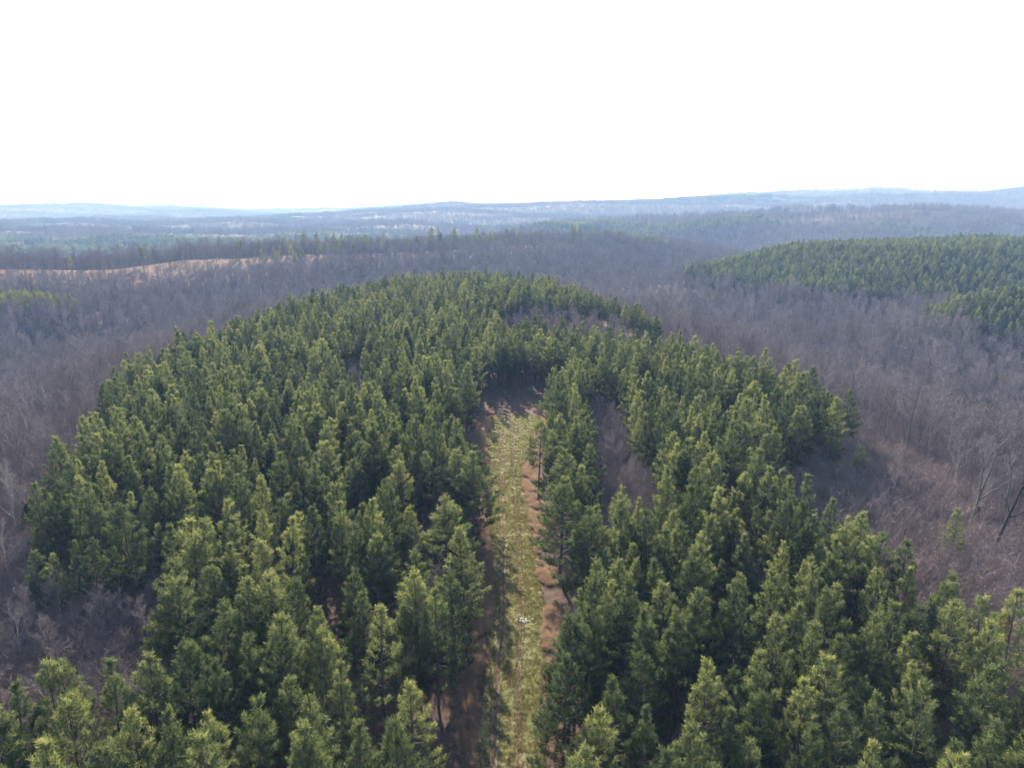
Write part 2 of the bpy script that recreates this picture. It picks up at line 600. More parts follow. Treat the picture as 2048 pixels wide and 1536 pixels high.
def cut_mask(x, y, wide=1.0):
    """the cut-over ridge top, grown over with rusty broomsedge"""
    d = line_d(x, y, CUT_LINE)
    w = 11 + 16 * fbm(x / 60.0, y / 60.0, 3) + 12 * sstep(-180, -260, x)
    w = w * wide
    return (1 - sstep(w * 0.6, w, d)) * (1 - sstep(60, 150, x)) * (0.55 + 0.9 * sstep(-0.25, 0.2, fbm(x / 38.0 + 5, y / 22.0, 3)))


def far_field(x, y):
    r = np.hypot(x, y)
    n = fbm(x / 520.0 + 71.0, y / 260.0 + 33.0, 3)
    return 0.0 * n * sstep(900, 1100, r)


def pine_mask_far(x, y):
    r = np.hypot(x, y)
    n = fbm(x / 420.0 + 21.0, y / 300.0 + 3.0, 3)
    blob = np.exp(-(((x + 560) / 300.0) ** 2 + ((y - 1250) / 230.0) ** 2))
    return (n > 0.36) & (r > 800) | (blob > 0.55)


M_GROUND, n, l = new_mat("forest_floor")
geo = n.new("ShaderNodeNewGeometry")
n1 = n.new("ShaderNodeTexNoise"); n1.inputs["Scale"].default_value = 0.9; n1.inputs["Detail"].default_value = 8; n1.inputs["Roughness"].default_value = 0.7
n2 = n.new("ShaderNodeTexNoise"); n2.inputs["Scale"].default_value = 0.05; n2.inputs["Detail"].default_value = 5
l.new(geo.outputs["Position"], n1.inputs["Vector"]); l.new(geo.outputs["Position"], n2.inputs["Vector"])
r1 = ramp(n, [(0.25, (0.055, 0.040, 0.032)), (0.5, (0.105, 0.074, 0.056)), (0.75, (0.17, 0.12, 0.09))])
l.new(n1.outputs["Fac"], r1.inputs[0])
r2 = ramp(n, [(0.3, (0.75, 0.72, 0.75)), (0.7, (1.15, 1.0, 0.9))])
l.new(n2.outputs["Fac"], r2.inputs[0])
m1 = n.new("ShaderNodeMix"); m1.data_type = 'RGBA'; m1.blend_type = 'MULTIPLY'; m1.inputs[0].default_value = 1.0
l.new(r1.outputs[0], m1.inputs[6]); l.new(r2.outputs[0], m1.inputs[7])
at = n.new("ShaderNodeAttribute"); at.attribute_name = "sedge"
r3 = ramp(n, [(0.3, (0.075, 0.032, 0.018)), (0.55, (0.13, 0.055, 0.028)), (0.75, (0.15, 0.085, 0.042))])
l.new(n1.outputs["Fac"], r3.inputs[0])
m2 = n.new("ShaderNodeMix"); m2.data_type = 'RGBA'
l.new(at.outputs["Fac"], m2.inputs[0]); l.new(m1.outputs[2], m2.inputs[6]); l.new(r3.outputs[0], m2.inputs[7])
p = n.new("ShaderNodeBsdfPrincipled"); p.inputs["Roughness"].default_value = 0.95; p.inputs["Specular IOR Level"].default_value = 0.1
l.new(m2.outputs[2], p.inputs["Base Color"])
bp = n.new("ShaderNodeBump"); bp.inputs["Strength"].default_value = 0.6; bp.inputs["Distance"].default_value = 0.25
l.new(n1.outputs["Fac"], bp.inputs["Height"]); l.new(bp.outputs[0], p.inputs["Normal"])
out = n.new("ShaderNodeOutputMaterial"); l.new(p.outputs[0], out.inputs[0])

gm = mesh_from("ground", [g], [M_GROUND], smooth=True)
a = gm.attributes.new("sedge", 'FLOAT', 'POINT')
a.data.foreach_set("value", np.clip(np.maximum(cut_mask(gv[:, 0], gv[:, 1], 2.0) * 1.3, far_field(gv[:, 0], gv[:, 1])), 0, 1).astype(np.float32))
ground = link("ground", gm)
tag(ground, "leaf-strewn brown forest floor rolling away to the horizon", None, None, "structure")

# ------------------------------------------------------------------ the grassy track
TY = np.array([26, 40, 50, 57, 69, 80, 88, 98, 108, 116, 126, 134, 142, 150, 160, 172])
TL_ = np.array([-3.2, -3.2, -3.4, -3.0, -2.8, -2.8, -3.5, -4.0, -4.5, -4.9, -5.4, -5.5, -4.6, -4.6, -4.6, -4.0])
TR_ = np.array([2.6, 2.6, 2.8, 3.4, 3.8, 3.7, 3.4, 2.9, 2.2, 2.3, 3.6, 5.0, 6.8, 7.6, 9.0, 9.5])
ty = np.arange(26, 147.01, 0.5)
nu = 41
uu = np.linspace(0, 1, nu)
lx = np.interp(ty, TY, TL_) + 0.55 * fbm(ty / 2.3, ty * 0 + 1.5, 3)
rx = np.interp(ty, TY, TR_) + 0.55 * fbm(ty / 2.3, ty * 0 + 8.5, 3)
X = lx[:, None] + (rx - lx)[:, None] * uu[None]
Y = np.broadcast_to(ty[:, None], X.shape)
rut_l = np.interp(ty, [26, 57, 64, 69, 79, 89, 102, 125, 145, 172], [-1.55, -1.5, -1.25, -0.95, -1.05, -1.15, -1.55, -1.9, -1.0, 1.6])
rut_r = rut_l + 2.05
drut = np.minimum(np.abs(X - rut_l[:, None]), np.abs(X - rut_r[:, None]))
rutv = np.exp(-(drut / 0.3) ** 2)
Z = height(X, Y) + 0.05 + 0.05 * fbm(X / 0.9, Y / 0.9, 3) - 0.07 * rutv - 0.06 * (np.abs(uu - 0.5)[None] * 2) ** 6
tg = Geo()
tg.v.append(np.stack([X, Y, Z], -1).reshape(-1, 3))
i = np.arange(len(ty) - 1)[:, None] * nu
j = np.arange(nu - 1)[None]
tf = np.stack([i + j, i + j + 1, i + nu + j + 1, i + nu + j], -1).reshape(-1, 4)
tg.f4.append(tf)
tg.t4.append(np.zeros(len(tf)))
tg.n = X.size
M_TRACK, n, l = new_mat("track_turf")
geo = n.new("ShaderNodeNewGeometry")
n1 = n.new("ShaderNodeTexNoise"); n1.inputs["Scale"].default_value = 2.6; n1.inputs["Detail"].default_value = 8; n1.inputs["Roughness"].default_value = 0.75
n2 = n.new("ShaderNodeTexNoise"); n2.inputs["Scale"].default_value = 0.32; n2.inputs["Detail"].default_value = 5
l.new(geo.outputs["Position"], n1.inputs["Vector"]); l.new(geo.outputs["Position"], n2.inputs["Vector"])
r1 = ramp(n, [(0.28, (0.075, 0.068, 0.032)), (0.42, (0.135, 0.14, 0.05)), (0.6, (0.18, 0.172, 0.07)), (0.75, (0.28, 0.225, 0.125))])
l.new(n1.outputs["Fac"], r1.inputs[0])
r2 = ramp(n, [(0.30, (0.18, 0.135, 0.088)), (0.5, (0.28, 0.222, 0.155)), (0.7, (0.37, 0.305, 0.225))])
l.new(n1.outputs["Fac"], r2.inputs[0])
at = n.new("ShaderNodeAttribute"); at.attribute_name = "bare"
ad = n.new("ShaderNodeMath"); ad.operation = 'ADD'; l.new(at.outputs["Fac"], ad.inputs[0])
sc_ = n.new("ShaderNodeMapRange"); sc_.inputs[1].default_value = 0.56; sc_.inputs[2].default_value = 0.72; sc_.inputs[4].default_value = 0.5
l.new(n2.outputs["Fac"], sc_.inputs[0]); l.new(sc_.outputs[0], ad.inputs[1]); ad.use_clamp = True
m1 = n.new("ShaderNodeMix"); m1.data_type = 'RGBA'
l.new(ad.outputs[0], m1.inputs[0]); l.new(r1.outputs[0], m1.inputs[6]); l.new(r2.outputs[0], m1.inputs[7])
p = n.new("ShaderNodeBsdfPrincipled"); p.inputs["Roughness"].default_value = 0.95; p.inputs["Specular IOR Level"].default_value = 0.1
l.new(m1.outputs[2], p.inputs["Base Color"])
bp = n.new("ShaderNodeBump"); bp.inputs["Strength"].default_value = 0.9; bp.inputs["Distance"].default_value = 0.12
l.new(n1.outputs["Fac"], bp.inputs["Height"]); l.new(bp.outputs[0], p.inputs["Normal"])
out = n.new("ShaderNodeOutputMaterial"); l.new(p.outputs[0], out.inputs[0])
tm = mesh_from("track", [tg], [M_TRACK], smooth=True)
a = tm.attributes.new("bare", 'FLOAT', 'POINT')
edge = np.clip((np.abs(uu - 0.5)[None] * 2 - 0.72) / 0.28, 0, 1) * np.ones_like(X) * (ty < 120)[:, None]
barev = np.clip(np.exp(-(np.abs(X - rut_l[:, None]) / 0.42) ** 2) * (0.65 + 0.5 * fbm(X / 3, Y / 5, 2)) + np.exp(-(np.abs(X - rut_r[:, None]) / 0.5) ** 2) * (0.3 + 0.8 * fbm(X / 3 + 4, Y / 6, 2)) + 0.8 * edge, 0, 1)
a.data.foreach_set("value", barev.ravel().astype(np.float32))
track = link("track", tm)
tag(track, "grassy vehicle track with worn tan ruts between the pines", None, None, "structure")

# a scatter of small white stones on the track
sg = Geo()
rs = np.random.RandomState(8)
for q in range(34):
    cx, cyy, rr = 1.45 + rs.normal(0, .34), 69.5 + rs.normal(0, .26), rs.uniform(.05, .13)
    hgt = rr * rs.uniform(.4, .7)
    an = np.arange(6) * 2 * np.pi / 6 + rs.rand()
    jit = rs.uniform(.75, 1.25, 6)
    base = np.stack([cx + rr * jit * np.cos(an), cyy + rr * jit * np.sin(an), np.full(6, .02)], 1)
    top = np.stack([cx + rr * .6 * jit * np.cos(an), cyy + rr * .6 * jit * np.sin(an), np.full(6, .07 + hgt)], 1)
    sg.quad(base, np.roll(base, -1, 0), np.roll(top, -1, 0), top, rs.rand())
    sg.tri(np.repeat(top.mean(0)[None], 6, 0), top, np.roll(top, -1, 0), rs.rand())
M_STONE = bark_mat("white_stone", (0.50, 0.47, 0.43), (0.78, 0.75, 0.70), 9.0)
stones = link("white_stones", mesh_from("white_stones", [sg], [M_STONE]))
tag(stones, "small patch of white stones in the middle of the grassy track", None, None, "stuff")

# ------------------------------------------------------------------ tree forms
NP = 18
PINE = [make_pine(100 + k, H=12.0, cb=cb_, Rm=rm_ * 0.97, lean=ln_, gap=gp_, dead=dd_) for k, (cb_, rm_, ln_, gp_, dd_) in enumerate((
    (.20, 2.5, 0, .10, 4), (.30, 2.1, .2, .12, 6), (.26, 2.3, 0, .22, 6), (.36, 1.95, -.4, .15, 8), (.18, 2.65, 0, .08, 3), (.28, 2.2, .1, .30, 7), (.40, 1.9, 0, .15, 9),
    (.24, 2.4, .5, .12, 5), (.30, 2.1, 0, .25, 6), (.15, 2.8, 0, .10, 3), (.34, 1.65, .2, .10, 7), (.45, 2.1, -.2, .20, 10), (.26, 1.9, 0, .35, 8), (.22, 2.25, -.5, .15, 5),
    (.25, 2.6, .3, .18, 5), (.32, 2.0, -.2, .28, 8), (.28, 2.35, 0, .14, 4), (.38, 2.2, .4, .22, 9)))]
PINE_TRUNK = [mesh_from("pine_trunk", [b], [M_BARK_PINE], True) for b, _ in PINE]
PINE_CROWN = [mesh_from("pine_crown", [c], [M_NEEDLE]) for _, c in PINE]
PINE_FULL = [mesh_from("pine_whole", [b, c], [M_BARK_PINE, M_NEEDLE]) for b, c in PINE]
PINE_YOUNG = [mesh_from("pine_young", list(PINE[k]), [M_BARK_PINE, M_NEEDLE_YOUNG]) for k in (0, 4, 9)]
PINE_FAR = [mesh_from("pine_far", list(make_pine(200 + k, H=12.0, cb=.3, Rm=2.2 + .2 * k, nb=6, width=.05, blade_len=.5, dens=.55)), [M_BARK_PINE, M_NEEDLE]) for k in range(4)]
NBT = 10
BARE = [make_bare(300 + k, H=15.0, spread=[.46, .38, .52, .44, .56, .42, .48, .38, .52, .46][k], upright=[.5, .8, .3, .6, .2, .7, .4, .9, .3, .5][k],
                  clear=[.28, .35, .22, .4, .2, .3, .25, .42, .25, .3][k]) for k in range(NBT)]
BARE_TRUNK = [mesh_from("bare_trunk", [b], [M_BARK], True) for b, _ in BARE]
BARE_TRUNK_SILVER = [mesh_from("bare_silver_trunk", [b], [M_BARK_SILVER], True) for b, _ in BARE]
BARE_CROWN = [mesh_from("bare_crown", [c], [M_TWIG]) for _, c in BARE]
BARE_FULL = [mesh_from("bare_whole", [b, c], [M_BARK, M_TWIG]) for b, c in BARE]
BARE_FULL += [mesh_from("bare_whole_silver", list(BARE[k]), [M_BARK_SILVER, M_TWIG]) for k in (1, 3, 7)]
BARE_MID = [mesh_from("bare_mid", list(make_bare(400 + k, H=15.0, spread=.40 + .03 * k, nl=9, nbr=5, ntw=5, tw_w=.035, tw_l=1.3, lod=1)), [M_BARK, M_TWIG]) for k in range(5)]


def clump(seed, pines=False, size=30.0, count=12):
    rs = np.random.RandomState(seed)
    gb, gt = Geo(), Geo()
    for q in range(count):
        if pines:
            b, t = make_pine(seed * 50 + q, H=12 * rs.uniform(.8, 1.15), cb=.3, Rm=2.6, nb=3, width=.16, blade_len=1.1, dens=.22)
        else:
            b, t = make_bare(seed * 50 + q, H=15 * rs.uniform(.75, 1.2), spread=.44, nl=7, nbr=4, ntw=5, tw_w=.09, tw_l=1.5, lod=2)
        off = np.array([rs.uniform(-.5, .5) * size, rs.uniform(-.5, .5) * size, 0])
        for src, dst in ((b, gb), (t, gt)):
            v, f3, f4, tn = src.arrays()
            dst.v.append(v + off)
            dst.f3.append(f3 + dst.n)
            dst.f4.append(f4 + dst.n)
            dst.t3.append(tn[:len(f3)])
            dst.t4.append(tn[len(f3):])
            dst.n += len(v)
    return mesh_from("wood_clump", [gb, gt], [M_BARK_PINE if pines else M_BARK, M_NEEDLE if pines else M_TWIG])


CLUMP_BARE = [clump(7 + k) for k in range(3)]
CLUMP_PINE = [clump(17 + k, True, 30.0, 22) for k in range(2)]


def make_brush(seed, H=3.6, n=26, w=0.016):
    """a thicket: many thin arching stems with side twigs"""
    rs = np.random.RandomState(seed)
    gt = Geo()
    for q in range(n):
        az = rs.uniform(0, 6.28)
        b0 = np.array([rs.normal(0, .55), rs.normal(0, .55), -0.1])
        h = H * rs.uniform(.45, 1.1)
        lean = rs.uniform(.05, .55) * h
        s = np.linspace(0, 1, 5)
        d = np.array([math.cos(az), math.sin(az), 0])
        pts = b0 + d[None] * (lean * s ** 1.7)[:, None] + np.array([0, 0, 1.0])[None] * (h * (s - .18 * s ** 3))[:, None]
        gt.tube(pts, np.array([1, .85, .65, .45, .2]) * w * rs.uniform(.8, 1.6), 3, rs.rand())
        k = 16
        u = rs.uniform(.2, 1, k)
        tb = np.stack([np.interp(u, s, pts[:, c]) for c in range(3)], 1)
        td = unit(rs.normal(0, .6, (k, 3)) + d * .4 + [0, 0, .7])
        tl = rs.uniform(.3, 1.1, k) * h * .3
        sd = unit(np.cross(td, rs.normal(size=td.shape))) * w * .7
        e = tb + td * tl[:, None]
        gt.tri(tb - sd, tb + sd, e, rs.rand(k))
    return gt


M_BRUSH = bark_mat("brush_stems", (0.14, 0.105, 0.097), (0.35, 0.28, 0.262), 1.2, rough=0.8, spec=0.1, by_tree=0.3)
BRUSH = [mesh_from("brush_form", [make_brush(500 + k, H=[3.2, 4.2, 3.6, 2.6][k])], [M_BRUSH]) for k in range(4)]

# ------------------------------------------------------------------ where the trees stand
TIPS = [(-54.2, 74.7, 8.6),(-50.8, 68.6, 8.8),(-49.1, 69.1, 8.2),(-48.5, 71.7, 8.5),(-45.8, 70.5, 9.1),(-42.0, 70.5, 13.2),(-41.7, 76.4, 8.1),(-43.6, 71.1, 7.9),(-33.9, 68.5, 12.1),(-33.3, 71.0, 11.1),(-31.6, 73.8, 12.1),(-24.7, 63.6, 12.6),(-28.3, 60.1, 11.7),(-29.3, 55.9, 12.6),(-24.4, 58.4, 12.4),(-22.7, 59.9, 11.1),(-19.3, 56.8, 12.3),(-18.8, 51.4, 11.6),(-16.3, 52.3, 12.0),(-15.3, 50.3, 11.7),(-24.4, 46.6, 12.7),(-27.3, 46.4, 12.1),(-33.7, 46.5, 11.4),(-33.6, 44.8, 12.3),(-28.8, 44.0, 12.9),(-21.6, 45.8, 11.7),(-20.6, 49.4, 11.5),(-16.0, 44.3, 11.9),(-17.1, 40.3, 13.2),(-13.3, 39.5, 13.3),(-22.3, 39.1, 12.6),(-19.0, 36.6, 13.2),(-29.3, 40.2, 13.0),(-35.1, 42.8, 11.9),(-13.0, 46.7, 11.2),(37.5, 70.0, 12.6),(39.2, 64.4, 12.3),(40.2, 58.5, 11.9),(44.9, 56.4, 11.5),(40.7, 54.2, 12.0),(33.7, 58.6, 12.1),(36.9, 60.1, 11.6),(24.0, 53.8, 11.7),(21.7, 51.3, 12.1),(19.8, 55.5, 13.1),(23.4, 57.5, 12.4),(24.2, 66.5, 11.7),(34.0, 68.5, 11.7),(29.7, 51.6, 12.1),(35.0, 54.2, 11.5),(32.0, 49.9, 11.5),(23.3, 45.7, 12.2),(17.5, 43.0, 11.2),(25.3, 41.8, 12.2),(28.9, 42.9, 11.9),(38.0, 49.3, 12.8),(19.2, 38.2, 12.7),(34.0, 44.3, 12.7),(22.0, 40.4, 11.9),(22.2, 36.8, 12.6),(31.8, 39.7, 11.8),(-5.4, 67.0, 12.4),(-9.8, 62.6, 11.8),(-6.7, 55.7, 12.1),(-9.3, 54.7, 11.1),(9.1, 73.5, 11.6),(14.5, 69.2, 13.3),(13.9, 61.0, 11.6),(10.1, 55.9, 12.7),(16.8, 59.8, 12.6),(4.6, 50.6, 12.7),(5.3, 51.8, 12.1),(4.0, 45.9, 12.4),(13.9, 52.8, 11.5),(9.9, 47.1, 11.4),(7.5, 44.1, 11.2),(9.4, 41.3, 11.3),(4.5, 36.8, 12.3),(-7.4, 44.0, 11.5),(-7.4, 38.0, 13.3),(11.8, 38.4, 12.6),(9.4, 36.6, 12.3),(4.1, 102.1, 12.7),(11.3, 101.2, 11.6),(5.9, 77.9, 13.2),(8.2, 70.3, 13.0),(21.6, 115.7, 9),(10.4, 122.0, 12.2),(14.1, 143.0, 13.0),(-8.0, 156.4, 12.8),(-9.9, 121.5, 12.6),(-13.0, 105.9, 13.2),(-22.6, 118.3, 12.5),(-19.8, 115.3, 11.9),(-8.3, 103.2, 12.3),(-5.5, 94.1, 11.5),(-7.3, 92.7, 11.5),(12.2, 76.1, 12.7),(31.3, 114.8, 12.9),(22.3, 94.5, 13.3),(-85.2, 153.1, 13.0),(-85.9, 164.9, 12.3),(-86.9, 187.0, 11.2),(-76.7, 128.9, 12.2),(-64.7, 102.2, 13.2),(-63.3, 93.2, 12.9),(-57.0, 79.1, 12.2),(-61.4, 99.6, 11.5),(-74.2, 130.8, 11.4),(-70.8, 135.1, 11.2),(-49.6, 77.2, 13.1),(-49.7, 87.5, 12.5),(-57.1, 120.6, 11.3),(63.1, 144.9, 12.0),(59.4, 130.3, 11.1),(62.8, 127.7, 11.5),(55.1, 116.2, 12.8),(59.9, 146.6, 12.6),(39.9, 103.8, 12.1),(32.4, 92.0, 11.7),(36.0, 80.8, 12.6),(31.4, 81.7, 13.3),(34.3, 84.4, 12.0),(-15.2, 60.0, 11.2),(-13.5, 56.3, 11.1),(-10.7, 50.7, 13.3),(-8.8, 58.1, 12.3),(-15.4, 72.6, 13.0),(-17.3, 74.9, 11.4),(-14.9, 81.0, 11.6),(-24.7, 84.2, 12.7),(-30.2, 87.5, 13.1),(-23.1, 82.2, 11.8),(-26.8, 76.8, 11.2),(-23.1, 67.4, 13.1),(-32.4, 75.6, 11.7),(-39.4, 87.6, 12.8),(-34.4, 83.2, 11.4),(-31.7, 67.4, 12.7),(-23.2, 55.6, 13.0),(-21.4, 56.5, 12.7),(-22.3, 72.5, 11.9),(-18.8, 71.9, 12.7),(-16.4, 94.5, 11.3),(-11.8, 91.3, 11.8),(-5.2, 87.6, 13.1),(-14.8, 88.5, 11.4),(-18.1, 49.0, 13.3),(-5.6, 58.4, 11.9),(26.5, 118.5, 11.5),(21.4, 109.3, 11.6),(25.9, 87.9, 13.0),(24.3, 92.0, 13.3),(29.0, 93.8, 12.7),(26.0, 85.6, 12.2),(20.8, 76.2, 13.0),(16.6, 185.6, 13.1),(22.6, 196.5, 11.2),(36.7, 183.2, 11.5),(25.2, 182.3, 13.0),(54.7, 113.7, 6.0),(57.6, 111.1, 6.0),(41.4, 78.0, 9),(56.5, 83.1, 8),(49.0, 96.7, 4.5)]
LOW_SPOTS = [np.array(q_, float) for q_ in (   # gaps in the stand where brush grows instead of pines
    [(-64, 74), (-47, 73), (-41, 76), (-41, 78), (-26.6, 47.7), (-27.5, 46.5), (-33.5, 45.9), (-39, 41)],
    [(16.5, 150), (21, 146), (22.2, 130.7), (21.5, 110), (22.5, 97), (17.5, 78), (15.3, 78), (12.7, 78.1), (9.8, 77.8), (12.2, 95.8), (13, 120)],
    [(4.3, 85.4), (10.8, 84), (9.4, 72.1), (6.4, 52.2), (3.1, 51.9)], [(-45, 180), (-38, 180), (-30, 140), (-36, 140)],
    [(-13.7, 89.8), (-9.2, 89.8), (-6.3, 58.2), (-8.6, 58.2)], [(25.1, 73.1), (29.5, 73.1), (25, 61), (22, 61)],
    [(18.4, 60.4), (21.5, 60.4), (17.5, 49), (15.5, 49)])]
BARE_GAP = np.array([(-24.4, 73.1), (-19.8, 73.1), (-14, 49.4), (-15.1, 49.4)], float)   # a dark gap without brush
LOW_DISCS = []
CLEAR = np.array([(-7.6, 20), (-7.8, 46), (-7.6, 56), (-6.4, 64), (-6.2, 78), (-6.4, 95), (-6.8, 112), (-7.2, 128), (-7.4, 150), (-6.6, 167), (11.5, 167),
                  (11.0, 155), (8.2, 142), (5.4, 128), (4.6, 112), (5.2, 95), (6.2, 80), (6.2, 62), (5.0, 50), (4.4, 20)], float)


def low_spot(x, y, pad=0.0):
    m = np.zeros(np.shape(x), bool)
    for P in LOW_SPOTS:
        m |= poly_sd(x, y, P) < pad
    for (a_, b_, r_) in LOW_DISCS:
        m |= np.hypot(x - a_, y - b_) < r_ + pad
    return m


pines = [(x, y, h, True) for x, y, h in TIPS]
sp = 3.15
ca, sa = math.cos(0.12), math.sin(0.12)
px = np.array([p_[0] for p_ in pines]); py = np.array([p_[1] for p_ in pines])
rs = np.random.RandomState(21)
gu, gv_ = np.meshgrid(np.arange(-140, 140, sp), np.arange(20, 390, sp * 0.95))
gu, gv_ = gu.ravel(), gv_.ravel()
fx = gu * ca - (gv_ - 100) * sa + rs.normal(0, .62, gu.size)
fy = 100 + (gv_ - 100) * ca + gu * sa + rs.normal(0, .62, gu.size)
k = (rs.rand(gu.size) > 0.06) & (fy > 33) & (np.abs(fx) < 0.82 * fy + 12)
fx, fy = fx[k], fy[k]
k = (poly_sd(fx, fy, STAND) < -1.0) & (poly_sd(fx, fy, CLEAR) > 1.0) & ~low_spot(fx, fy) & (poly_sd(fx, fy, BARE_GAP) > 0.3)
fx, fy = fx[k], fy[k]
for x, y in zip(fx, fy):
    if np.min((px - x) ** 2 + (py - y) ** 2) < 2.6 ** 2:
        continue
    pines.append((x, y, float(np.clip(rs.normal(11.2, 1.6), 7.0, 14.4)), False))
pines.sort(key=lambda q: math.hypot(q[0], q[1]))
PZ = height(np.array([q[0] for q in pines]), np.array([q[1] for q in pines]))


def project(x, y, z):
    """where a point falls in the photograph, 0..1 from the left and from the top"""
    dz = z - CAM_Z
    f_ = y * math.cos(PITCH) - dz * math.sin(PITCH)
    u_ = y * math.sin(PITCH) + dz * math.cos(PITCH)
    k = 1421.6 / 2048
    return 0.5 + k * x / f_, 0.5 - k * u_ / f_ * 4 / 3


def thing(name, loc, rz, scale, parts):
    e = bpy.data.objects.new(name, None)
    e.empty_display_size = 0.5
    e.location = loc
    e.rotation_euler = (0, 0, rz)
    e.scale = scale
    COL.objects.link(e)
    for nm, me in parts:
        link(nm, me, e)
    return e


near_pines, rest = [], []
for q, z in zip(pines, PZ):
    sx, sy = project(q[0], q[1], z + q[2])
    if len(near_pines) < 300 and -0.02 < sx < 1.02 and sy < 1.0:
        near_pines.append((q, float(z), sx, sy))
    else:
        rest.append((q, float(z)))
PINE_OBJ = []
for q, z, sx, sy in near_pines:
    edge_tree = -3.0 < float(poly_sd(np.array([q[0]]), np.array([q[1]]), CLEAR)[0]) < 2.6
    k = rs.choice([0, 4, 9]) if edge_tree else rs.randint(NP)
    s = q[2] / 12.0
    w = s * rs.uniform(.92, 1.14) * ((1.38 if q[1] > 75 else 1.06) if edge_tree else 1.0)
    e = thing("pine_tree", (q[0], q[1], z), rs.uniform(0, 6.28), (w, w, s), (("trunk", PINE_TRUNK[k]), ("crown", PINE_CROWN[k])))
    PINE_OBJ.append((e, q, sx, sy))
P_ = np.array([(q[0], q[1], z) for q, z in rest])
S_ = np.array([q[2] / 12.0 for q, z in rest])
W_ = S_ * rs.uniform(.82, 1.08, len(S_))
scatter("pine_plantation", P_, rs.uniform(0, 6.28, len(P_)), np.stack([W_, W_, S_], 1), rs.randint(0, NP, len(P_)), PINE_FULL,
        "dense green pine plantation covering the ridge beyond the nearest pines")

# other pine stands, each a mass of crowns
for nm, P, lab, sp_, hh, fm in (("hill_pine_stand", STAND_R, "dark green pine stand on the hill right of the leafless hollow", 3.9, 13.0, PINE_FULL),
                            ("low_pine_stand", STAND_R2, "small green pine stand at the right edge below the hill stand", 3.9, 12.0, PINE_FULL),
                            ("hollow_pine_stand", STAND_L, "pale green pine patch at the left edge among leafless woods", 3.6, 9.0, PINE_YOUNG)):
    lo, hi = P.min(0), P.max(0)
    A_, B_ = np.meshgrid(np.arange(lo[0], hi[0], sp_), np.arange(lo[1], hi[1], sp_))
    A_ = A_.ravel() + rs.normal(0, .8, A_.size)
    B_ = B_.ravel() + rs.normal(0, .8, B_.size)
    k = (poly_sd(A_, B_, P) < 4 * fbm(A_ / 15, B_ / 15, 2)) & frustum(A_, B_)
    A_, B_ = A_[k], B_[k]
    s = rs.normal(1, .09, len(A_)) * hh / 12
    w = s * rs.uniform(.95, 1.25, len(A_))
    scatter(nm, np.stack([A_, B_, height(A_, B_)], 1), rs.uniform(0, 6.28, len(A_)), np.stack([w, w, s], 1), rs.randint(0, len(fm), len(A_)), fm, lab)

# ------------------------------------------------------------------ leafless woods
def in_any_stand(x, y, pad=2.0):
    return (poly_sd(x, y, STAND) < pad) | (poly_sd(x, y, STAND_R) < pad) | (poly_sd(x, y, STAND_R2) < pad) | (poly_sd(x, y, STAND_L) < pad)


def jgrid(x0, x1, y0, y1, s, j_=0.35):
    A_, B_ = np.meshgrid(np.arange(x0, x1, s), np.arange(y0, y1, s))
    return A_.ravel() + rs.normal(0, s * j_, A_.size), B_.ravel() + rs.normal(0, s * j_, B_.size)


A_, B_ = jgrid(-430, 430, 40, 460, 4.6)
scrub = ((A_ > 30) & (B_ < 150) & (A_ < 78)) | ((A_ < -40) & (B_ < 90) & (A_ > -66))
k = frustum(A_, B_) & ~in_any_stand(A_, B_) & (cut_mask(A_, B_) < 0.35) & (~scrub | (rs.rand(len(A_)) < 0.16))
A_, B_, scrub = A_[k], B_[k], scrub[k]
Z_ = height(A_, B_)
dm_ = poly_sd(A_, B_, RIDGE)
H_ = np.clip(rs.normal(13.2, 2.4, len(A_)), 7, 19) * (0.62 + 0.38 * sstep(-5, 60, dm_))
H_ = np.where(scrub, np.minimum(H_, 8.5), H_)
gx_, gy_ = jgrid(-70, 66, 42, 182, 3.1)
k = low_spot(gx_, gy_, -0.6) & frustum(gx_, gy_, .78, 6) & (poly_sd(gx_, gy_, CLEAR) > 1.5)
k &= np.array([np.min((px - u_) ** 2 + (py - v_) ** 2) for u_, v_ in zip(gx_, gy_)]) > 2.0
gx_, gy_ = gx_[k], gy_[k]
A_, B_ = np.concatenate([A_, gx_]), np.concatenate([B_, gy_])
Z_ = np.concatenate([Z_, height(gx_, gy_)])
H_ = np.concatenate([H_, rs.uniform(4.2, 7.2, len(gx_))])
dcl = line_d(A_, B_, CUT_LINE)
H_ = np.where((dcl < 95) & (A_ < 0), H_ * (.5 + .5 * sstep(35, 95, dcl)), H_)
pocket = (A_ > -10) & (A_ < 45) & (B_ > 190) & (B_ < 268)
H_ = np.where(pocket, np.clip(H_, 7, 9.5), H_)
sx, sy = project(A_, B_, Z_ + H_)
size = H_ / np.hypot(A_, B_)
vis = (sx > -0.02) & (sx < 1.02) & (sy < 1.0)
order = np.argsort(-np.where(vis, size, 0))
chosen = order[:290]
BARE_OBJ = []
for c in chosen:
    kk = rs.randint(NBT)
    s = H_[c] / 15
    e = thing("bare_tree", (A_[c], B_[c], Z_[c]), rs.uniform(0, 6.28), (s, s, s), (("trunk", (BARE_TRUNK_SILVER if rs.rand() < .3 else BARE_TRUNK)[kk]), ("crown", BARE_CROWN[kk])))
    BARE_OBJ.append((e, A_[c], B_[c], sx[c], sy[c], H_[c]))
o_ = np.ones(len(A_), bool)
o_[chosen] = False
n_ = int(o_.sum())
s = H_[o_] / 15
w = s * rs.uniform(.9, 1.2, n_)
scatter("hollow_woods", np.stack([A_, B_, Z_], 1)[o_], rs.uniform(0, 6.28, n_), np.stack([w, w, s], 1), rs.randint(0, len(BARE_FULL), n_), BARE_FULL,
        "grey leafless hardwoods filling the hollows on both sides of the pine ridge")

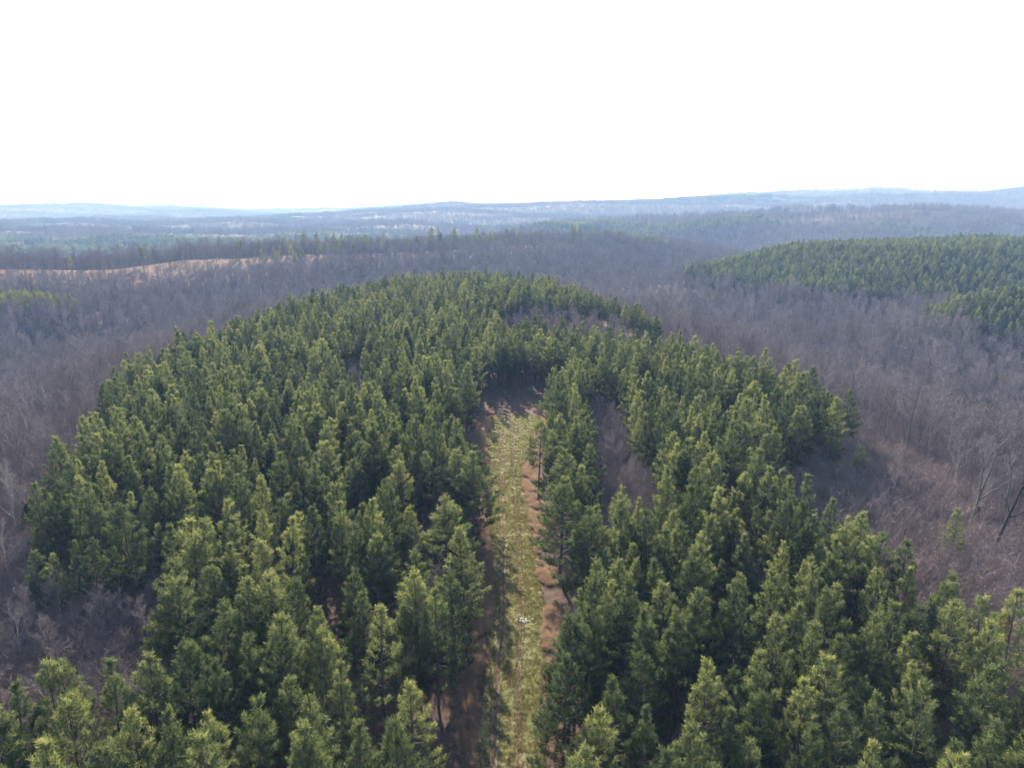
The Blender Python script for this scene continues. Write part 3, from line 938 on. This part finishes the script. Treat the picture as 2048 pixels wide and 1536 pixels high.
# brush: scrub on the right and lower left, gaps in the stand, understorey at the stand's foot
bx, by = jgrid(-120, 140, 36, 230, 1.3)
dmS = poly_sd(bx, by, STAND)
low = low_spot(bx, by, 0.6)
k = (((dmS > -1.5) & (dmS < 55)) | low) & frustum(bx, by, .8, 10) & (poly_sd(bx, by, CLEAR) > 1.0)
k &= low | (rs.rand(len(bx)) < np.where(dmS < 38, 0.95, .5))
bx, by = bx[k], by[k]
dmS = dmS[k]
bs = rs.uniform(.6, 1.15, len(bx)) * np.where(dmS < -2, 1.12, .98)
bw = bs * rs.uniform(.85, 1.25, len(bx))
scatter("brush_thicket", np.stack([bx, by, height(bx, by)], 1), rs.uniform(0, 6.28, len(bx)), np.stack([bw, bw, bs], 1), rs.randint(0, 4, len(bx)), BRUSH,
        "purple-grey leafless brush along the pine stand's edges and in its gaps", tilt=rs.normal(0, .12, (len(bx), 2)))

# the middle distance and the far hills
A_, B_ = jgrid(-1500, 1500, 300, 1500, 6.4)
A2, B2 = jgrid(-460, 220, 440, 880, 6.4)
m_ = line_d(A2, B2, CUT_LINE) < 130
A_, B_ = np.concatenate([A_, A2[m_]]), np.concatenate([B_, B2[m_]])
r_ = np.hypot(A_, B_)
k = frustum(A_, B_) & (r_ < 1450) & ((r_ > 430) & ((np.abs(A_) > 430) | (B_ > 460))) & ~in_any_stand(A_, B_) & (cut_mask(A_, B_) < 0.30) & (far_field(A_, B_) < .4)
dc_ = line_d(A_, B_, CUT_LINE)
k &= ~((dc_ < 16) & (A_ < 150) & (rs.rand(len(A_)) < .4))
front = (B_ < np.interp(A_, CUT_LINE[:, 0], CUT_LINE[:, 1])) & (A_ < 40)
k &= ~(front & (dc_ < 40) & (A_ < -150) & (rs.rand(len(A_)) < .3))
A_, B_ = A_[k], B_[k]
dc_, front = dc_[k], front[k]
pf = pine_mask_far(A_, B_)
short = np.where(front & (dc_ < 60), np.where(A_ < -150, .6, .9), 1.0)
for m_, nm, forms, hh, lab in ((~pf, "valley_woods", BARE_MID, 13.5, "blue-grey leafless woods in the valleys behind the cut ridge"),
                               (pf, "valley_pines", PINE_FAR, 12.5, "hazy green pine stand in the valley behind the cut ridge")):
    a_, b_ = A_[m_], B_[m_]
    s = short[m_] * np.clip(rs.normal(1, .17, len(a_)), .55, 1.5) * hh / (15 if forms is BARE_MID else 12)
    w = s * rs.uniform(.95, 1.35, len(a_))
    scatter(nm, np.stack([a_, b_, height(a_, b_)], 1), rs.uniform(0, 6.28, len(a_)), np.stack([w, w, s], 1), rs.randint(0, len(forms), len(a_)), forms, lab)
A_, B_ = jgrid(-5600, 5600, 900, 6500, 27.0)
r_ = np.hypot(A_, B_)
k = frustum(A_, B_, .78, 60) & (r_ > 1430) & (r_ < 6500) & (far_field(A_, B_) < .4)
A_, B_ = A_[k], B_[k]
pf = pine_mask_far(A_, B_)
for m_, nm, forms, lab in ((~pf, "distant_woods", CLUMP_BARE, "blue leafless woods on the far rolling hills"),
                           (pf, "distant_pines", CLUMP_PINE, "dark blue-green pine woods on the far rolling hills")):
    a_, b_ = A_[m_], B_[m_]
    s = rs.uniform(.8, 1.2, len(a_))
    scatter(nm, np.stack([a_, b_, height(a_, b_) - .5], 1), rs.uniform(0, 6.28, len(a_)), s, rs.randint(0, len(forms), len(a_)), forms, lab)

# ------------------------------------------------------------------ grass on the track and straw beside it
def grass_patch(seed, n, h, w, rad):
    rs = np.random.RandomState(seed)
    g = Geo()
    a_ = rs.uniform(0, 6.28, n)
    r_ = rad * np.sqrt(rs.rand(n))
    b = np.stack([r_ * np.cos(a_), r_ * np.sin(a_), np.full(n, -0.02)], 1)
    d = unit(rs.normal(0, .38, (n, 3)) + [0, 0, 1.0])
    e = b + d * (h * rs.uniform(.5, 1.2, n))[:, None]
    sd = unit(np.cross(d, rs.normal(size=d.shape))) * w
    g.tri(b - sd, b + sd, e, rs.rand(n))
    return g


TURF = [mesh_from("turf_form", [grass_patch(600 + k, [9, 13, 20][k], [.07, .11, .2][k], .010, [.07, .11, .13][k])], [M_GRASS]) for k in range(3)]
STRAW = [mesh_from("straw_form", [grass_patch(610 + k, 60, [.55, .8][k], .013, .38)], [M_STRAW]) for k in range(2)]
n_ = 90000
yy = rs.uniform(30, 147, n_)
u_ = rs.rand(n_)
xx = np.interp(yy, ty, lx) * (1 - u_) + np.interp(yy, ty, rx) * u_
rl = np.interp(yy, ty, rut_l)
rr = np.minimum(np.abs(xx - rl), np.abs(xx - rl - 2.05) + .08)
k = (rs.rand(n_) < np.where(rr < .3, .28, .95)) & (fbm(xx / 0.8, yy / 0.8, 2) > -.38)
xx, yy = xx[k], yy[k]
scatter("track_grass", np.stack([xx, yy, height(xx, yy) + .05], 1), rs.uniform(0, 6.28, len(xx)), rs.uniform(.6, 1.3, len(xx)), rs.choice(3, len(xx), p=[.55, .35, .1]), TURF,
        "short yellow-green grass growing along the track")
n_ = 9000
yy = rs.uniform(30, 150, n_)
sd_ = rs.choice([-1, 1], n_)
ex = np.where(sd_ < 0, np.interp(yy, ty, lx), np.interp(yy, ty, rx))
xx = ex + sd_ * np.abs(rs.normal(0.2, 1.15, n_)) - sd_ * .3
k = fbm(xx / 2.2 + 9, yy / 3.0, 3) > -.10
xx, yy = xx[k], yy[k]
scatter("dry_broomsedge", np.stack([xx, yy, height(xx, yy)], 1), rs.uniform(0, 6.28, len(xx)), rs.uniform(.5, 1.15, len(xx)), rs.randint(0, 2, len(xx)), STRAW,
        "tan dry grass tufts along both edges of the track")

# ------------------------------------------------------------------ single trees that stand out
def limb_tree(name, loc, trunk_pts, trunk_r, limbs, mat, label, seed, twig_mat=None, upright=0.7):
    """an old leafless tree given by its trunk line and its limbs"""
    rs = np.random.RandomState(seed)
    gb, gt = Geo(), Geo()
    sq = np.array([upright, 1, 1])
    trunk_pts = np.array(trunk_pts, float) * sq
    limbs = [(np.array(p_, float) * sq, r_) for p_, r_ in limbs]
    gb.tube(np.array(trunk_pts, float), np.linspace(trunk_r, trunk_r * .45, len(trunk_pts)), 8)
    for pts, r0 in limbs:
        pts = np.array(pts, float)
        s = np.linspace(0, 1, len(pts))
        gb.tube(pts, r0 * .85 * (1 - .86 * s), 5)
        L0 = np.linalg.norm(pts[-1] - pts[0])
        for q in range(int(12 + 5 * L0)):
            u_ = rs.uniform(.25, 1)
            b0 = np.array([np.interp(u_, s, pts[:, c]) for c in range(3)])
            d = unit(unit(pts[-1] - pts[0]) * .6 + rs.normal(0, .6, 3) + [0, 0, .3])
            ln = rs.uniform(.5, 1.7)
            q3 = np.array([b0, b0 + d * ln * .5 + rs.normal(0, .08, 3), b0 + unit(d + [0, 0, .2]) * ln])
            gb.tube(q3, np.array([.026, .016, .007]), 3)
            k_ = 7
            tb = q3[0] + (q3[2] - q3[0]) * rs.uniform(.2, 1, k_)[:, None]
            td = unit(d[None] * .6 + rs.normal(0, .6, (k_, 3)))
            e_ = tb + td * (rs.uniform(.25, .7, k_) * ln)[:, None]
            sd = unit(np.cross(td, rs.normal(size=td.shape))) * .010
            gt.tri(tb - sd, tb + sd, e_, rs.rand(k_))
    e = thing(name, loc, 0, (1, 1, 1), (("trunk", mesh_from("old_trunk", [gb], [mat], True)), ("crown", mesh_from("old_twigs", [gt], [twig_mat or M_TWIG]))))
    return tag(e, label, "tree", None)


limb_tree("old_bare_tree", (68.4, 97.5, height1(68.4, 97.5)), [(-.1, 0, -.5), (.3, 0, 1.8), (.9, .2, 4.2), (1.0, .2, 5.0)], .25,
          [([(1.0, .2, 5.0), (1.9, .4, 7.2), (3.2, .6, 10.0), (4.0, .8, 13.2), (3.6, .8, 15.6)], .26),
           ([(1.0, .2, 5.0), (.5, -.3, 7.0), (.3, -.4, 10.4), (-.6, -.6, 12.6), (-1.8, -.9, 14.4)], .16),
           ([(.95, .2, 4.6), (3.0, -.4, 6.4), (5.4, -.8, 8.0), (8.2, -1.2, 9.6), (10.2, -1.4, 10.4)], .15),
           ([(3.9, .8, 12.8), (5.2, 1.0, 13.6), (7.4, 1.3, 15.0), (8.8, 1.6, 16.4)], .10),
           ([(3.7, .8, 13.4), (2.8, .6, 15.2), (2.6, .4, 17.2)], .10), ([(.3, -.4, 10.2), (-1.2, -.6, 11.2), (-2.4, -.7, 11.4)], .07)],
          M_BARK_PALE, "pale forked bare tree with silvery limbs standing in the right-hand scrub", 5)
limb_tree("old_bare_tree", (67.2, 90.2, height1(67.2, 90.2)), [(0, 0, -.5), (.7, .1, 2.4), (1.9, .2, 5.6), (3.2, .3, 8.6), (3.6, .3, 9.8)], .27,
          [([(3.5, .3, 9.6), (5.2, .5, 9.9), (7.5, .8, 9.4), (9.4, 1.0, 9.8)], .17), ([(3.5, .3, 9.6), (4.6, .2, 10.6), (6.0, .1, 12.4), (7.4, 0, 13.4)], .15),
           ([(2.0, .2, 5.4), (4.4, -.5, 6.6), (7.4, -1.0, 8.0), (9.6, -1.3, 9.2)], .14), ([(2.0, .2, 5.8), (1.6, .4, 7.0), (1.0, .6, 8.2)], .08),
           ([(3.6, .3, 9.7), (3.7, .4, 10.8), (3.6, .4, 11.8)], .07)],
          M_BARK_DARK, "dark leaning bare trunk with broken crown at the far right scrub", 6)
limb_tree("old_bare_tree", (78.0, 104.0, height1(78.0, 104.0)), [(0, 0, -.5), (.2, 0, 3), (.3, .1, 6.5), (0, .2, 9.6)], .24,
          [([(0, .2, 9.4), (.6, .3, 11), (1.9, .4, 12.6), (3.0, .5, 14.6)], .13), ([(0, .2, 9.4), (-.8, .1, 10.6), (-1.0, 0, 12.6)], .12), ([(.3, .1, 6.6), (1.6, .1, 8), (2.6, .2, 9.8)], .08)],
          M_BARK_PALE, "grey bare tree standing just right of the pale forked tree", 7)
limb_tree("old_bare_tree", (75.0, 128.0, height1(75.0, 128.0)), [(0, 0, -.5), (.2, 0, 4), (.5, .1, 9), (1.2, .2, 13)], .2,
          [([(1.2, .2, 12.8), (1.9, .3, 15.4), (2.4, .4, 18.4)], .12), ([(1.0, .2, 12.0), (-1.5, .1, 13), (-4.8, 0, 14.2), (-6.6, 0, 13.0)], .09),
           ([(.6, .1, 9.4), (-1.2, .1, 10.2), (-2.6, .1, 12.8)], .09), ([(.4, .1, 8), (2.0, .1, 9.6), (3.2, .2, 12)], .09)],
          M_BARK, "tall bare tree with a long left limb behind the pale forked tree", 8)


def make_cedar(seed, H=4.5, Rm=1.2):
    rs = np.random.RandomState(seed)
    gb, gt = Geo(), Geo()
    gb.tube(np.array([(0, 0, -.3), (.05, 0, H * .5), (0, 0, H * .95)]), np.array([.09, .06, .02]), 5)
    k_ = 420
    t = rs.rand(k_) ** .8
    z = .25 + t * (H - .3)
    rr_ = Rm * (1 - t) ** .7 * rs.uniform(.3, 1.1, k_)
    a_ = rs.uniform(0, 6.28, k_)
    B = np.stack([rr_ * np.cos(a_), rr_ * np.sin(a_), z], 1)
    blades(gt, rs, B, unit(np.stack([np.cos(a_) * .5, np.sin(a_) * .5, np.ones(k_)], 1)), np.full(k_, .30), .03, .45, rs.rand(k_), 7)
    return gb, gt


for (x, y, h, mat, nm, lab) in ((26.0, 105.5, 5.0, M_CEDAR, "cedar_tree", "small dark cedar in the brushy gap right of the track"),
                                (-68.0, 92.0, 4.6, M_CEDAR, "cedar_tree", "dark cedar alone in the grey brush at the left edge"),
                                (-74.0, 112.0, 4.2, M_CEDAR, "cedar_tree", "tiny dark cedar near the stand's left corner"),
                                (31.4, 80.0, 7.2, M_BEECH, "beech_sapling", "slim sapling holding pale orange leaves among the right-hand pines"),
                                (49.5, 63.0, 5.2, M_BEECH, "beech_sapling", "orange-leaved sapling near the right edge of the pines"),
                                (19.5, 101.5, 2.6, M_BEECH, "beech_sapling", "low rusty orange shrub in the brushy gap right of the track"),
                                (26.0, 128.0, 2.8, M_BEECH, "beech_sapling", "small rusty shrub at the far side of the brushy gap"),
                                (-38.0, 66.0, 2.2, M_BEECH, "beech_sapling", "rusty orange shrub in the lower left brush patch"),
                                (70.5, 99.5, 3.4, M_BEECH, "beech_sapling", "rusty shrub at the foot of the pale forked tree")):
    b, t = make_cedar(int(abs(x) * 7 + y), h, h * (.27 if mat is M_CEDAR else .24))
    e = thing(nm, (x, y, height1(x, y)), 0, (1, 1, 1), (("trunk", mesh_from("sapling_trunk", [b], [M_BARK], True)), ("crown", mesh_from("sapling_leaves", [t], [mat]))))
    tag(e, lab, "tree" if mat is M_CEDAR else "sapling", "cedars in the brush" if mat is M_CEDAR else "saplings that keep their dry leaves")

# scattered trees left standing on the cut-over ridge
def on_ridge(bearing, off):
    """a spot on the cut ridge along a bearing (x per y), off metres nearer than its crest line"""
    best = None
    for i_ in range(len(CUT_LINE) - 1):
        for s in np.linspace(0, 1, 60):
            x, y = CUT_LINE[i_] + (CUT_LINE[i_ + 1] - CUT_LINE[i_]) * s
            d = abs(x / y - bearing)
            if best is None or d < best[0]:
                best = (d, x, y)
    _, x, y = best
    r_ = math.hypot(x, y)
    return x * (1 - off / r_), y * (1 - off / r_)


def slim(seed):
    return make_pine(seed, H=14.0, cb=.42, Rm=1.5, nb=9, width=.05, blade_len=.45, dens=.7)


SLIM = [slim(700 + k) for k in range(4)]
SLIM_T = [mesh_from("slim_trunk", [b], [M_BARK_PINE], True) for b, _ in SLIM]
SLIM_C = [mesh_from("slim_crown", [c], [M_NEEDLE_YOUNG]) for _, c in SLIM]
rp = []
for b0, n_, spread, off, hh in ((-.615, 1, 0, 4, 11), (-.53, 1, .01, -4, 11), (-.375, 2, .006, -6, 14), (-.335, 3, .008, -6, 13), (-.30, 4, .012, 6, 15), (-.255, 4, .02, -6, 13),
                                (-.215, 5, .02, 2, 13), (-.20, 4, .02, -10, 13), (-.105, 5, .012, -10, 17), (-.085, 4, .016, -8, 16), (-.06, 4, .03, 8, 13), (-.028, 4, .016, -12, 16), (.0, 5, .02, -10, 14),
                                (.04, 2, .01, -10, 14), (.075, 5, .016, -14, 16), (.105, 7, .02, -14, 17), (.14, 5, .02, -16, 15), (.165, 3, .01, -16, 13),
                                (-.345, 4, .012, 42, 12), (-.30, 7, .018, 34, 13), (-.27, 6, .02, 30, 12), (-.235, 5, .02, 26, 12), (-.12, 4, .03, 26, 12)):
    for q in range(n_):
        x, y = on_ridge(b0 + rs.normal(0, 1) * spread, off + rs.normal(0, 7))
        rp.append((x, y, hh * rs.uniform(.85, 1.4)))
rp.sort(key=lambda q: q[0] / q[1])
RIDGE_OBJ = []
for x, y, h in rp:
    k = rs.randint(4)
    s = h / 14
    e = thing("ridge_pine", (x, y, height1(x, y)), rs.uniform(0, 6.28), (s * rs.uniform(.9, 1.3),) * 2 + (s,), (("trunk", SLIM_T[k]), ("crown", SLIM_C[k])))
    RIDGE_OBJ.append(e)
RB_OBJ = []
for q in range(120):
    b0 = rs.uniform(-.72, .22)
    x, y = on_ridge(b0, rs.normal(-6, 12))
    k = rs.randint(5)
    s = rs.uniform(11, 18) / 15
    e = thing("ridge_bare_tree", (x, y, height1(x, y)), rs.uniform(0, 6.28), (s * .75, s * .75, s), (("trunk", BARE_TRUNK[k]), ("crown", BARE_CROWN[k])))
    RB_OBJ.append((b0, e))

# ------------------------------------------------------------------ labels that single each tree out
ONES = "zeroth first second third fourth fifth sixth seventh eighth ninth tenth eleventh twelfth thirteenth fourteenth fifteenth sixteenth seventeenth eighteenth nineteenth".split()
TENS = {2: ("twentieth", "twenty"), 3: ("thirtieth", "thirty"), 4: ("fortieth", "forty"), 5: ("fiftieth", "fifty"), 6: ("sixtieth", "sixty"), 7: ("seventieth", "seventy"), 8: ("eightieth", "eighty"), 9: ("ninetieth", "ninety")}


def nth(k):
    if k < 20:
        return ONES[k]
    if k >= 100:
        return "hundredth" if k == 100 else "hundred-and-" + nth(k - 100)
    t, o = divmod(k, 10)
    return TENS[t][0] if o == 0 else TENS[t][1] + "-" + ONES[o]


def track_x(y):
    return np.interp(y, TY, (TL_ + TR_) / 2)


for side, word in ((-1, "left"), (1, "right")):
    L_ = [t for t in PINE_OBJ if (t[1][0] - track_x(t[1][1])) * side > 0]
    L_.sort(key=lambda t: -t[3])
    band = 9
    for b_ in range(0, len(L_), band):
        row = sorted(L_[b_:b_ + band], key=lambda t: abs(t[1][0] - track_x(t[1][1])))
        for c_, t in enumerate(row):
            if c_ == 0 and abs(t[1][0] - track_x(t[1][1])) < 9:
                lab = "green pine at the %s edge of the track, in the %s row from the front" % (word, nth(b_ // band + 1))
            else:
                lab = "green pine %s of the track, %s out in the %s row from the front" % (word, nth(c_ + 1), nth(b_ // band + 1))
            tag(t[0], lab, "tree", "pines nearest the camera on the ridge")
for side, word in ((-1, "left"), (1, "right")):
    L_ = [t for t in BARE_OBJ if t[1] * side > 0]
    L_.sort(key=lambda t: -t[4])
    band = 10
    for b_ in range(0, len(L_), band):
        row = sorted(L_[b_:b_ + band], key=lambda t: t[3] * side)
        for c_, t in enumerate(row):
            tag(t[0], "leafless tree %s of the pine ridge, %s outward in the %s tier" % (word, nth(c_ + 1), nth(b_ // band + 1)), "tree", "leafless trees beside the pine ridge")
for c_, e in enumerate(RIDGE_OBJ):
    tag(e, "slender pine left standing on the cut-over ridge, %s from the left" % nth(c_ + 1), "tree", "pines left on the cut-over ridge")
for c_, (b0, e) in enumerate(sorted(RB_OBJ, key=lambda t: t[0])):
    tag(e, "thin leafless tree on the cut-over ridge, %s from the left" % nth(c_ + 1), "tree", "leafless trees on the cut-over ridge")

# ------------------------------------------------------------------ haze
zlo, zhi = float(gz.min()) - 1.0, max(float(gz.max()) + 30.0, CAM_Z + 5.0)
bpy_v = np.array([(sx_ * 29500, sy_ * 29500, z_) for z_ in (zlo, zhi) for sx_, sy_ in ((-1, -1), (1, -1), (1, 1), (-1, 1))], float)
hm = bpy.data.meshes.new("haze")
hm.from_pydata(bpy_v.tolist(), [], [(3, 2, 1, 0), (4, 5, 6, 7), (0, 1, 5, 4), (1, 2, 6, 5), (2, 3, 7, 6), (3, 0, 4, 7)])
M_HAZE, n, l = new_mat("haze_air")
pv = n.new("ShaderNodeVolumePrincipled")
pv.inputs["Color"].default_value = (0.33, 0.55, 1.0, 1)
pv.inputs["Absorption Color"].default_value = (1, 1, 1, 1)
pv.inputs["Density"].default_value = 0.00024
pv.inputs["Anisotropy"].default_value = 0.0
out = n.new("ShaderNodeOutputMaterial")
l.new(pv.outputs[0], out.inputs["Volume"])
hm.materials.append(M_HAZE)
haze = link("haze", hm)
tag(haze, "pale blue haze hanging over the far hills", None, None, "stuff")
